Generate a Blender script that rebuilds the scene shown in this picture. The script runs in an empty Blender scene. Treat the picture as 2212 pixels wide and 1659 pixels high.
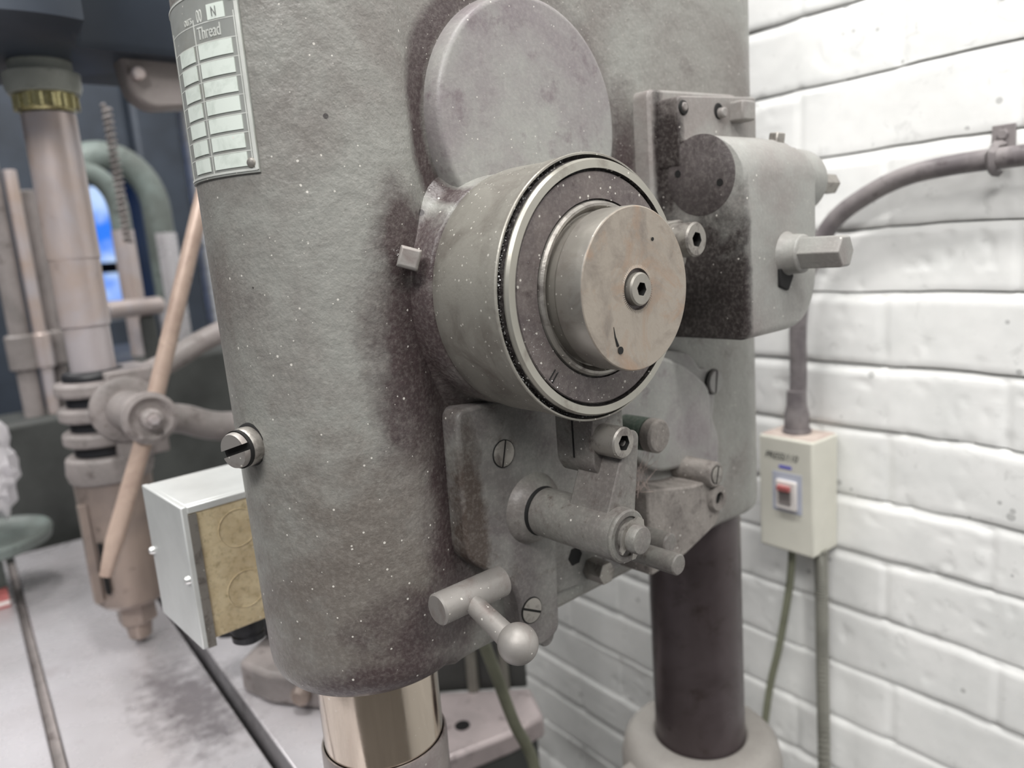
import bpy, bmesh, math, random
import numpy as np
from mathutils import Vector, Matrix
random.seed(7); rng = np.random.default_rng(7)
S = bpy.context.scene; COL = S.collection
PI = math.pi
def R(d): return math.radians(d)

# ------------------------------------------------------------------ camera
# axes: Z up, X from the quill towards the column and the brick wall, Y along the row of machines
cam_d = bpy.data.cameras.new('camera'); cam = bpy.data.objects.new('camera', cam_d); COL.objects.link(cam)
S.camera = cam
az, pitch, roll = R(41), R(10.45), R(-4.42)
fw = Vector((math.sin(az)*math.cos(pitch), math.cos(az)*math.cos(pitch), -math.sin(pitch)))
rt = Vector((math.cos(az), -math.sin(az), 0)); up = rt.cross(fw)
r2 = math.cos(roll)*rt + math.sin(roll)*up; u2 = -math.sin(roll)*rt + math.cos(roll)*up
M = Matrix((r2, u2, -fw)).transposed().to_4x4(); M.translation = Vector((-0.21795, -0.40267, 1.45))
cam.matrix_world = M
cam_d.sensor_width = 36; cam_d.lens = 1650/2212*36; cam_d.clip_start = 0.02
cam_d.dof.use_dof = True; cam_d.dof.focus_distance = 0.40; cam_d.dof.aperture_fstop = 6.0

# ------------------------------------------------------------------ world and lights
w = bpy.data.worlds.new('world'); S.world = w; w.use_nodes = True
w.node_tree.nodes['Background'].inputs[0].default_value = (0.86, 0.9, 0.97, 1)
w.node_tree.nodes['Background'].inputs[1].default_value = 0.17
def area(name, loc, target, sx, sy, power, col=(1, 0.985, 0.96)):
    d = bpy.data.lights.new(name, 'AREA'); d.shape = 'RECTANGLE'; d.size = sx; d.size_y = sy
    d.energy = power; d.color = col
    o = bpy.data.objects.new(name, d); COL.objects.link(o); o.location = loc
    o.rotation_euler = (Vector(target)-Vector(loc)).to_track_quat('-Z', 'Y').to_euler(); return o
area('ceiling_lamp_near_wall', (-0.05, 0.1, 2.9), (-0.02, 0.1, 0), 1.6, 0.16, 35)
area('ceiling_lamp_aisle', (-1.3, -0.9, 2.9), (-0.2, -0.1, 1.2), 1.3, 0.4, 34)
area('ceiling_lamp_rear', (0.3, -1.7, 2.8), (0.2, 0.0, 1.2), 1.3, 0.5, 17)
area('ceiling_lamp_far', (-0.9, 1.6, 2.9), (-0.4, 1.2, 0), 1.2, 0.4, 20)
S.view_settings.view_transform = 'Standard'; S.view_settings.look = 'None'
S.view_settings.gamma = 1; S.view_settings.exposure = 0.30; S.view_settings.use_curve_mapping = False

# ------------------------------------------------------------------ materials
def srgb(c):
    return tuple(((v/255)/12.92 if v/255 <= .04045 else ((v/255+.055)/1.055)**2.4) for v in c)+(1,)
def newmat(name):
    m = bpy.data.materials.new(name); m.use_nodes = True
    nt = m.node_tree; return m, nt, nt.nodes['Principled BSDF']
class NB:
    def __init__(s, nt): s.nt = nt; s.co = nt.nodes.new('ShaderNodeNewGeometry').outputs['Position']
    def n(s, t): return s.nt.nodes.new(t)
    def l(s, a, b): s.nt.links.new(a, b)
    def noise(s, scale, detail=4, rough=.55, dist=0, vec=None, stretch=None):
        x = s.n('ShaderNodeTexNoise'); x.inputs['Scale'].default_value = scale
        x.inputs['Detail'].default_value = detail; x.inputs['Roughness'].default_value = rough
        x.inputs['Distortion'].default_value = dist
        v = vec or s.co
        if stretch:
            mp = s.n('ShaderNodeMapping'); mp.inputs['Scale'].default_value = stretch
            s.l(v, mp.inputs['Vector']); v = mp.outputs[0]
        s.l(v, x.inputs['Vector']); return x.outputs['Fac']
    def ramp(s, fac, a, b, ca=(0, 0, 0, 1), cb=(1, 1, 1, 1)):
        x = s.n('ShaderNodeValToRGB'); e = x.color_ramp.elements
        e[0].position = a; e[1].position = b; e[0].color = ca; e[1].color = cb
        s.l(fac, x.inputs[0]); return x.outputs[0]
    def mix(s, fac, a, b):
        x = s.n('ShaderNodeMix'); x.data_type = 'RGBA'
        if isinstance(fac, float): x.inputs[0].default_value = fac
        else: s.l(fac, x.inputs[0])
        for i, v in ((6, a), (7, b)):
            if isinstance(v, tuple): x.inputs[i].default_value = v
            else: s.l(v, x.inputs[i])
        return x.outputs[2]
    def math(s, op, a, b=None, clamp=False):
        x = s.n('ShaderNodeMath'); x.operation = op; x.use_clamp = clamp
        for i, v in ((0, a), (1, b)):
            if v is None: continue
            if isinstance(v, (int, float)): x.inputs[i].default_value = v
            else: s.l(v, x.inputs[i])
        return x.outputs[0]
    def bump(s, h, strength, dist, prev=None):
        x = s.n('ShaderNodeBump'); x.inputs['Strength'].default_value = strength
        x.inputs['Distance'].default_value = dist; s.l(h, x.inputs['Height'])
        if prev: s.l(prev, x.inputs['Normal'])
        return x.outputs[0]
    def specks(s, scale, thr, dens):
        v = s.n('ShaderNodeTexVoronoi'); v.inputs['Scale'].default_value = scale; s.l(s.co, v.inputs['Vector'])
        sep = s.n('ShaderNodeSeparateColor'); s.l(v.outputs['Color'], sep.inputs[0])
        lim = s.math('MULTIPLY', s.math('POWER', sep.outputs[1], 3.0), thr*1.6)
        a = s.math('LESS_THAN', v.outputs['Distance'], lim)
        b = s.math('LESS_THAN', sep.outputs[0], dens)
        return s.math('MULTIPLY', a, b)

def worn_paint(name, base, second, grime, rough=.5, metal=0., grime_lo=.56, grime_hi=.72, scale=14, bump=.35,
               speck=.25, stain_shade=None, spec=.4, pits=.0, film=None, ring=None):
    """oily painted casting: two paint tones in patches, oil grime (and optional painted shade) in patches, dust specks, cast texture"""
    m, nt, P = newmat(name); b = NB(nt)
    n1 = b.noise(scale, 5, .6, .4); c = b.mix(b.ramp(n1, .40, .62), srgb(base), srgb(second))
    n2 = b.noise(scale*3.4, 7, .68, .15); g = b.ramp(n2, grime_lo, grime_hi)
    if film:                        # noise-broken film over one area: head oil, painted spindle shade on table
        (cx, cy, cz), (rx, ry, rz), fc = film
        mp = b.n('ShaderNodeMapping'); mp.inputs['Location'].default_value = (-cx/rx, -cy/ry, -cz/rz)
        mp.inputs['Scale'].default_value = (1/rx, 1/ry, 1/rz); b.l(b.co, mp.inputs['Vector'])
        ln = b.n('ShaderNodeVectorMath'); ln.operation = 'LENGTH'; b.l(mp.outputs[0], ln.inputs[0])
        d = b.math('ADD', b.math('SUBTRACT', 1.3, ln.outputs['Value']), b.math('MULTIPLY', b.math('SUBTRACT', b.noise(45, 7, .7), .5), 2.6))
        c = b.mix(b.math('MULTIPLY', b.math('MULTIPLY', d, 1.1, True), .8), c, srgb(fc))
    if stain_shade:                       # oil patches mixed with painted crevice shade: list of (axis-weights, centre, radius)
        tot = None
        for (cx, cy, cz), (rx, ry, rz) in stain_shade:
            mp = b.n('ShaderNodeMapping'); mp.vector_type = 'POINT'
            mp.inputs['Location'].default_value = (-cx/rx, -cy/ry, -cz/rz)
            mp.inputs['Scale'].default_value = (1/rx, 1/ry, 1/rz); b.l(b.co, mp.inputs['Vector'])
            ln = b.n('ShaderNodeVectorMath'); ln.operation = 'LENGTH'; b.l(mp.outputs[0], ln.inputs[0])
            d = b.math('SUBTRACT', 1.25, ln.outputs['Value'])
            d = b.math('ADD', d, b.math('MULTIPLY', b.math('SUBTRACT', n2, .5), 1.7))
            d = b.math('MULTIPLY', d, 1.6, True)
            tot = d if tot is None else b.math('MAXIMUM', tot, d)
        if ring:                    # oil and painted fillet shade round a cover on the side face
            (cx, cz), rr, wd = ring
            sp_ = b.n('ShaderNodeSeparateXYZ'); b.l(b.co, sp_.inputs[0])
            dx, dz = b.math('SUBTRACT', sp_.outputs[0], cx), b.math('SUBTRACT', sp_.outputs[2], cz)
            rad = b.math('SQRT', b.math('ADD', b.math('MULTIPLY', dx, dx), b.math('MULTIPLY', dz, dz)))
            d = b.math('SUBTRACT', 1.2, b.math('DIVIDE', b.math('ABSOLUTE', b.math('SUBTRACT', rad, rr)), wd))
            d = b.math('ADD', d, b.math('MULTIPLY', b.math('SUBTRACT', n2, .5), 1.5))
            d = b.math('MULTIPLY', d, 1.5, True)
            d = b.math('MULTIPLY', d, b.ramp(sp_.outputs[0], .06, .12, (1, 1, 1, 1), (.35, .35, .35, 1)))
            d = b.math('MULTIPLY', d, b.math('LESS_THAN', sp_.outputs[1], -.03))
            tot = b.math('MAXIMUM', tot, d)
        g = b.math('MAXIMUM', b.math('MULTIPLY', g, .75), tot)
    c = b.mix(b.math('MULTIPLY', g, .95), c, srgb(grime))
    fine = b.noise(420, 3, .7)
    if speck: c = b.mix(b.math('MULTIPLY', b.ramp(fine, .45, .75), .13), c, srgb((205, 200, 192)))
    if speck:
        sp = b.specks(520, .24, speck*.3)
        c = b.mix(b.math('MULTIPLY', sp, .75), c, srgb((222, 218, 210)))
    if pits:
        pt = b.specks(120, .16, pits)
        c = b.mix(b.math('MULTIPLY', pt, .8), c, srgb((45, 40, 42)))
    b.l(c, P.inputs['Base Color']); P.inputs['Metallic'].default_value = metal
    rr = b.math('ADD', b.math('MULTIPLY', b.noise(scale*5, 4), .35), rough-.17); b.l(rr, P.inputs['Roughness'])
    P.inputs['Specular IOR Level'].default_value = spec
    nb = b.bump(b.noise(70, 4, .6), bump, .0025); nb = b.bump(b.noise(600, 3, .65), bump*.8, .0005, nb)
    b.l(nb, P.inputs['Normal']); return m
def steel(name, col, rough=.35, metal=.85, grime=(60, 52, 50), g=(.58, .78), scale=40, bump=.12, speck=.2, rust=None, stretch=None):
    m, nt, P = newmat(name); b = NB(nt)
    c = b.mix(b.ramp(b.noise(scale, 6, .65, .5, stretch=stretch), *g), srgb(col), srgb(grime))
    if rust: c = b.mix(b.ramp(b.noise(scale*.5, 5, .7, 1), .52, .7), c, srgb(rust))
    if speck: c = b.mix(b.math('MULTIPLY', b.specks(640, .26, speck*.3), .8), c, srgb((232, 228, 220)))
    b.l(c, P.inputs['Base Color']); P.inputs['Metallic'].default_value = metal
    b.l(b.math('ADD', b.math('MULTIPLY', b.noise(scale*3, 5), .3), rough-.15), P.inputs['Roughness'])
    nb = b.bump(b.noise(500, 3, .6), bump, .0006); b.l(nb, P.inputs['Normal']); return m
def flat(name, col, rough=.5, metal=0., bump=.1, emit=0, var=.12, scale=30):
    m, nt, P = newmat(name); b = NB(nt)
    c0 = srgb(col); c1 = tuple(v*(1-var*2.2) for v in c0[:3])+(1,)
    b.l(b.mix(b.ramp(b.noise(scale, 4, .6), .4, .7), c0, c1), P.inputs['Base Color'])
    P.inputs['Roughness'].default_value = rough; P.inputs['Metallic'].default_value = metal
    if bump: b.l(b.bump(b.noise(scale*6, 3), bump, .001), P.inputs['Normal'])
    if emit:
        P.inputs['Emission Color'].default_value = c0; P.inputs['Emission Strength'].default_value = emit
    return m

MT = {}
G1, G2, GR = (158, 164, 160), (142, 132, 134), (76, 62, 64)
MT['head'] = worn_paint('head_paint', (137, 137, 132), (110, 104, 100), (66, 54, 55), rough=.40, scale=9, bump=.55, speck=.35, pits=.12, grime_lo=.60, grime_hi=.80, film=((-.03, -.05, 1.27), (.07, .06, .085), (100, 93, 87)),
    ring=((.1085, 1.518), .079, .0085), stain_shade=[((.028, -.060, 1.30), (.022, .03, .10)), ((.010, -.062, 1.395), (.026, .03, .060)), ((.012, -.066, 1.455), (.020, .03, .03)),
           ((.20, -.056, 1.47), (.022, .03, .07)), ((.01, -.07, 1.24), (.05, .05, .025)), ((-.02, -.06, 1.21), (.05, .06, .02))])  # crevice oil, also darkened as painted contact shade beside drum and cover
MT['cover'] = worn_paint('cover_paint', (146, 146, 142), (126, 119, 121), (104, 92, 97), rough=.40, scale=13, bump=.25, speck=.12, pits=.05)
MT['plate'] = worn_paint('plate_paint', (122, 121, 117), (98, 93, 92), (68, 58, 52), rough=.45, scale=22, bump=.25, speck=.25,
    stain_shade=[((.034, -.07, 1.29), (.010, .02, .06))])
MT['gearbox'] = worn_paint('gearbox_paint', (145, 145, 141), (130, 124, 121), (40, 33, 33), rough=.42, scale=12, bump=.25, speck=.08, grime_lo=.66, grime_hi=.85,
    stain_shade=[((.2235, -.095, 1.41), (.006, .06, .06)), ((.2225, -.07, 1.50), (.006, .03, .05))])  # left-face oil, deepened to paint in the shading there
MT['plug'] = worn_paint('plug_iron', (84, 78, 78), (70, 64, 64), (48, 42, 42), rough=.45, scale=40, bump=.3, speck=.1)
MT['arm'] = worn_paint('linkage_paint', (118, 117, 112), (104, 99, 96), (76, 66, 62), rough=.42, scale=34, bump=.2, speck=.18)
MT['dusty'] = worn_paint('dusty_casting', (134, 128, 123), (112, 106, 102), (78, 70, 67), rough=.75, scale=50, bump=.6, speck=.5)
MT['drum'] = steel('drum_steel', (156, 153, 145), .42, .4, (118, 112, 105), (.46, .74), 34, .22, 1.0)
MT['ring'] = steel('ring_steel', (170, 167, 158), .36, .65, (110, 100, 92), (.55, .8), 30, .05, .15)
MT['recess'] = worn_paint('recess_face', (106, 98, 96), (92, 84, 84), (66, 56, 56), rough=.5, metal=.2, scale=40, bump=.25, speck=.7)
MT['black'] = worn_paint('oily_swarf', (26, 22, 22), (34, 28, 28), (16, 13, 13), rough=.6, scale=300, bump=1, speck=1.4)
MT['knob'] = steel('knob_steel', (154, 145, 134), .5, .25, (122, 113, 105), (.45, .72), 60, .25, .25, rust=(152, 130, 112))
MT['knobside'] = steel('knob_side_steel', (152, 148, 141), .38, .6, (120, 112, 106), (.5, .75), 40, .12, .3)
MT['steel'] = steel('handle_steel', (148, 144, 140), .5, .4, (120, 108, 104), (.52, .75), 45, .12, .3)
MT['bolt'] = steel('bolt_steel', (152, 148, 142), .38, .6, (84, 76, 74), (.5, .75), 120, .2, .3)
MT['bright'] = steel('bright_screw', (214, 214, 212), .3, .7, (110, 100, 96), (.6, .8), 160, .3, .5)
MT['quill'] = steel('quill_chrome', (200, 188, 174), .13, 1., (150, 128, 108), (.62, .85), 14, .02, .08)
MT['sleeve'] = worn_paint('sleeve_paint', (152, 146, 142), (124, 112, 112), (84, 70, 70), rough=.35, metal=.3, scale=18, bump=.12, speck=.12)
MT['column'] = worn_paint('column_steel', (92, 83, 85), (76, 67, 68), (54, 44, 40), rough=.33, metal=.35, scale=9, bump=.02, speck=0)
MT['flange'] = worn_paint('base_flange_paint', (158, 154, 149), (146, 141, 136), (122, 92, 62), rough=.5, scale=12, bump=.15, speck=.05, grime_lo=.66, grime_hi=.8)
MT['greenpin'] = worn_paint('green_pin', (70, 84, 74), (60, 70, 62), (40, 42, 38), rough=.5, scale=60, bump=.2, speck=.1)
MT['jbox'] = flat('galvanised_sheet', (214, 216, 214), .38, .35, .06, var=.05)
MT['jside'] = worn_paint('brass_toned_zinc', (206, 190, 156), (188, 170, 136), (154, 138, 106), rough=.4, metal=.0, scale=60, bump=.08, speck=.1, grime_lo=.5, grime_hi=.7)
MT['rubber_gap'] = flat('black_rubber_and_gaps', (34, 34, 38), .45, 0, .1)
MT['dark'] = flat('dark_hole', (14, 13, 13), .8, 0, 0)
MT['platemetal'] = steel('nameplate_aluminium', (158, 160, 156), .40, .3, (150, 148, 138), (.5, .8), 60, .06, .1)
MT['cell'] = steel('nameplate_cells', (226, 234, 226), .42, .1, (186, 196, 186), (.5, .8), 60, .04, .05)
MT['platedark'] = flat('nameplate_engraving', (140, 142, 140), .45, .3, 0)
MT['letter'] = flat('nameplate_letters', (226, 228, 222), .4, .3, 0)
MT['switch'] = flat('switch_box_beige', (222, 220, 208), .5, 0, .05, var=.03)
MT['boxtop'] = worn_paint('dusty_box_top', (206, 192, 182), (190, 172, 164), (160, 140, 132), rough=.8, scale=40, bump=.2, speck=0)
MT['conduit'] = worn_paint('grey_conduit', (140, 134, 134), (112, 106, 108), (80, 72, 74), rough=.4, scale=30, bump=.05, speck=0)
MT['flex'] = flat('flex_conduit_grey', (150, 149, 140), .4, .3, 0)
MT['cable'] = flat('olive_cable', (138, 140, 120), .5, 0, 0)
MT['blue'] = flat('blue_ink', (120, 120, 220), .5, 0, 0)
MT['bluegrey'] = flat('blue_grey_label', (196, 200, 214), .5, 0, 0, var=.04)
MT['red'] = flat('red_rocker', (196, 112, 110), .4, 0, 0)
MT['ink'] = flat('black_marker', (70, 72, 70), .6, 0, 0)
MT['white'] = flat('white_plastic', (238, 232, 228), .45, 0, 0, var=.03)
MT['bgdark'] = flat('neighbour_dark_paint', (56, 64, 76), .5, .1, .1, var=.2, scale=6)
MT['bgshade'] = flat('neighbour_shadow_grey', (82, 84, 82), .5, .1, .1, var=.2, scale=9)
MT['bggrey'] = worn_paint('neighbour_grey_paint', (150, 142, 140), (126, 120, 118), (78, 68, 66), rough=.45, scale=14, bump=.2, speck=.1)
MT['bgquill'] = worn_paint('neighbour_quill_steel', (200, 192, 194), (196, 176, 164), (120, 100, 96), rough=.35, metal=.4, scale=9, bump=.05, speck=0, grime_lo=.6, grime_hi=.85)
MT['bgcup'] = worn_paint('neighbour_cup_brown', (158, 142, 132), (136, 124, 118), (98, 88, 84), rough=.35, metal=.3, scale=14, bump=.05, speck=0)
MT['brass'] = steel('brass_race', (196, 188, 140), .3, .7, (120, 110, 90), (.5, .7), 60, .05, 0)
MT['rod'] = steel('copper_toned_rod', (192, 170, 156), .32, .15, (164, 142, 130), (.45, .7), 20, .05, 0)
MT['table'] = worn_paint('ground_table_iron', (204, 201, 205), (192, 188, 191), (160, 150, 152), rough=.27, metal=.35, scale=5, bump=.04, speck=.03, grime_lo=.60, grime_hi=.9,
    film=((-.015, .37, 1.013), (.045, .10, .03), (104, 98, 102)))  # spindle's shadow and reflection painted dark into the table top
MT['palering'] = worn_paint('pale_ring_paint', (176, 180, 172), (160, 164, 156), (110, 112, 106), rough=.4, scale=20, bump=.05, speck=0)
MT['pinkiron'] = worn_paint('pinkish_ground_iron', (196, 184, 184), (176, 166, 166), (120, 110, 110), rough=.35, metal=.2, scale=12, bump=.05, speck=0)
MT['olivegreen'] = worn_paint('grey_green_casting', (124, 134, 130), (104, 110, 106), (66, 68, 66), rough=.45, scale=14, bump=.1, speck=0)
MT['floor'] = flat('concrete_floor', (120, 116, 112), .7, 0, .2, var=.15, scale=5)
MT['farwall'] = flat('dim_far_wall', (40, 44, 52), .8, 0, .1, var=.1, scale=3)
MT['skyblue'] = flat('blue_daylight_pane', (70, 140, 245), .3, 0, 0, emit=1.6, var=.35, scale=12)
def pane_mat():
    m, nt, P = newmat('blue_daylight_pane'); b = NB(nt)
    c = b.mix(b.ramp(b.noise(7, 2, .5), .46, .66), (.04, .22, .9, 1), (.55, .72, 1, 1))
    b.l(c, P.inputs['Base Color']); b.l(c, P.inputs['Emission Color']); P.inputs['Emission Strength'].default_value = .75; return m
MT['skyblue'] = pane_mat()
MT['pale'] = flat('pale_plastic_film', (236, 232, 236), .35, 0, .3, var=.06, scale=20)
MT['web'] = flat('dusty_cobweb', (190, 172, 164), .9, 0, 0)

# ------------------------------------------------------------------ mesh helpers
ORG = {}
def empty(name, loc, label=None, cat=None, group=None):
    o = bpy.data.objects.new(name, None); COL.objects.link(o); o.location = loc; o.empty_display_size = .05
    ORG[o] = Vector(loc)
    if label: o['label'] = label; o['category'] = cat
    if group: o['group'] = group
    return o
def obj(name, bm, mat, parent=None, org=None, smooth=38, bevel=0, seg=2, kind=None, label=None, cat=None):
    bmesh.ops.recalc_face_normals(bm, faces=bm.faces[:])
    o0 = ORG[parent] if parent is not None else Vector(org or (0, 0, 0))
    bm.transform(Matrix.Translation(-o0))
    me = bpy.data.meshes.new(name); bm.to_mesh(me); bm.free()
    mats = mat if isinstance(mat, (list, tuple)) else [mat]
    for m in mats: me.materials.append(MT[m])
    me.polygons.foreach_set('use_smooth', [True]*len(me.polygons)); me.set_sharp_from_angle(angle=R(smooth)); me.update()
    o = bpy.data.objects.new(name, me); COL.objects.link(o); ORG[o] = o0
    if parent is not None: o.parent = parent
    else: o.location = o0
    if bevel:
        b = o.modifiers.new('bevel', 'BEVEL'); b.width = bevel; b.segments = seg; b.limit_method = 'ANGLE'; b.angle_limit = R(40)
        b.harden_normals = False; b.use_clamp_overlap = True
    if kind: o['kind'] = kind
    if label: o['label'] = label
    if cat: o['category'] = cat
    return o
def NBM(): return bmesh.new()
def frame(axis):
    a = Vector(axis).normalized(); t = Vector((0, 0, 1)) if abs(a.z) < .9 else Vector((1, 0, 0))
    u = t.cross(a).normalized(); return a, u, a.cross(u)
def rings(bm, rs, mi=0, cap0=True, cap1=True, closed=False):
    V = [[bm.verts.new(p) for p in r] for r in rs]; n = len(rs[0]); fs = []
    for i in range(len(V)-1):
        for j in range(n): fs.append(bm.faces.new((V[i][j], V[i][(j+1) % n], V[i+1][(j+1) % n], V[i+1][j])))
    if cap0: fs.append(bm.faces.new(V[0][::-1]))
    if cap1: fs.append(bm.faces.new(V[-1]))
    for f in fs: f.material_index = mi
    return V
def lathe(bm, base, axis, prof, n=64, cap0=True, cap1=True, mi=0):
    """prof: (height along axis, radius)"""
    a, u, v = frame(axis); c = Vector(base)
    return rings(bm, [[c+a*h+u*(r*math.cos(2*PI*k/n))+v*(r*math.sin(2*PI*k/n)) for k in range(n)] for h, r in prof], mi, cap0, cap1)
def cyl(bm, p0, p1, r, r1=None, n=32, ch=0, mi=0):
    p0, p1 = Vector(p0), Vector(p1); L = (p1-p0).length; r1 = r if r1 is None else r1
    pr = [(0, r), (L, r1)] if not ch else [(0, r-ch), (ch, r), (L-ch, r1), (L, r1-ch)]
    lathe(bm, p0, p1-p0, pr, n, mi=mi)
def box(bm, x0, x1, y0, y1, z0, z1, mi=0):
    v = [bm.verts.new((x, y, z)) for x in (x0, x1) for y in (y0, y1) for z in (z0, z1)]
    for q in ((0, 1, 3, 2), (4, 6, 7, 5), (0, 4, 5, 1), (2, 3, 7, 6), (0, 2, 6, 4), (1, 5, 7, 3)):
        bm.faces.new([v[i] for i in q]).material_index = mi
def prismY(bm, poly, y0, y1, mi=0, grow=0):
    """polygon of (x,z) extruded along Y"""
    cx = sum(p[0] for p in poly)/len(poly); cz = sum(p[1] for p in poly)/len(poly)
    rings(bm, [[Vector((x, y0, z)) for x, z in poly], [Vector((x, y1, z)) for x, z in poly]], mi)
def roundpoly(poly, r, seg=5):
    out = []; n = len(poly)
    for i in range(n):
        p = Vector((*poly[i][:2], 0)); a = Vector((*poly[i-1][:2], 0)); b = Vector((*poly[(i+1) % n][:2], 0))
        rr = poly[i][2] if len(poly[i]) > 2 else r
        da, db = (a-p), (b-p); la, lb = da.length, db.length; da.normalize(); db.normalize()
        rr = min(rr, la*.45, lb*.45); s, e = p+da*rr, p+db*rr
        for k in range(seg+1):
            t = k/seg; q = s*(1-t)**2+p*2*t*(1-t)+e*t*t; out.append((q.x, q.y))
    return out
def tube(bm, pts, r, n=14, mi=0, cap=True):
    pts = [Vector(p) for p in pts]; rs = []; u = None
    for i, p in enumerate(pts):
        t = (pts[min(i+1, len(pts)-1)]-pts[max(i-1, 0)]).normalized()
        if u is None: _, u, _ = frame(t)
        u = (u-t*u.dot(t)).normalized(); v = t.cross(u); rad = r[i] if isinstance(r, (list, tuple)) else r
        rs.append([p+u*(rad*math.cos(2*PI*k/n))+v*(rad*math.sin(2*PI*k/n)) for k in range(n)])
    rings(bm, rs, mi, cap, cap)
def spline(pts, sub=8):
    P = [Vector(p) for p in pts]; out = []
    for i in range(len(P)-1):
        p0, p1, p2, p3 = P[max(i-1, 0)], P[i], P[i+1], P[min(i+2, len(P)-1)]
        for k in range(sub):
            t = k/sub
            out.append(.5*((2*p1)+(-p0+p2)*t+(2*p0-5*p1+4*p2-p3)*t*t+(-p0+3*p1-3*p2+p3)*t**3))
    out.append(P[-1]); return out
def hexsock(bm, c, axis, r, depth, R_, mi_face=0, mi_in=1, rot=0, n=6, h0=0.0):
    """annular face from radius R_ to a hex socket of radius r sunk by depth; c = centre of the face"""
    a, u, v = frame(axis); c = Vector(c); N = 48
    outer = [c+a*h0+u*(R_*math.cos(2*PI*k/N))+v*(R_*math.sin(2*PI*k/N)) for k in range(N)]
    def hx(k):
        th = 2*PI*k/N+rot; m = (th % (2*PI/n))-PI/n; rr = r*math.cos(PI/n)/math.cos(m); return th-rot, rr
    inner = [c+u*(hx(k)[1]*math.cos(hx(k)[0]))+v*(hx(k)[1]*math.sin(hx(k)[0])) for k in range(N)]
    deep = [p-a*depth for p in inner]
    A = [bm.verts.new(p) for p in outer]; B = [bm.verts.new(p) for p in inner]; D = [bm.verts.new(p) for p in deep]
    for k in range(N):
        k1 = (k+1) % N
        bm.faces.new((A[k], A[k1], B[k1], B[k])).material_index = mi_face
        bm.faces.new((B[k], B[k1], D[k1], D[k])).material_index = mi_in
    bm.faces.new(D).material_index = mi_in
    return A
def cap_screw(name, end, axis, L, Rr, parent, mat='bolt', sock=.5, rot=.2):
    """socket head cap screw: 'end' is the centre of its visible face, axis points out of it"""
    bm = NBM(); a = Vector(axis).normalized(); e = Vector(end); ch = Rr*.1
    lathe(bm, e-a*L, a, [(0, Rr*.98), (L*.2, Rr), (L-ch, Rr), (L, Rr-ch)], 48, True, False)
    hexsock(bm, e, a, Rr*sock, Rr*.9, Rr-ch, 0, 1, rot)
    bmesh.ops.remove_doubles(bm, verts=bm.verts[:], dist=1e-6)
    return obj(name, bm, (mat, 'dark'), parent)
def slot_screw(name, c, axis, Rr, h, parent, ang, mat='bolt', slot=.16, dome=0, label=None):
    """flat slotted screw head sitting h proud, slot direction ang"""
    bm = NBM(); a, u, v = frame(axis); c = Vector(c); sw = Rr*slot
    d = u*math.cos(ang)+v*math.sin(ang); e = a.cross(d); n = 20
    for sgn in (1, -1):                      # two half discs either side of the slot
        y0 = sw; th0 = math.asin(y0/Rr); pts = []
        for k in range(n+1):
            th = th0+(PI-2*th0)*k/n; pts.append((Rr*math.cos(th), Rr*math.sin(th)*sgn))
        rs = [[c+d*x+e*y+a*hh for x, y in pts] for hh in (-h, h*.7)]
        rs.append([c+d*(x*.93)+e*(sgn*sw+(y-sgn*sw)*.93)+a*(h*(1+dome)) for x, y in pts]); rings(bm, rs)
    rings(bm, [[c+a*hh+d*(Rr*1.08*math.cos(2*PI*k/32))+e*(Rr*1.08*math.sin(2*PI*k/32)) for k in range(32)] for hh in (-h, h*.08)], 1)
    return obj(name, bm, (mat, 'dark'), parent, label=label)

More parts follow.
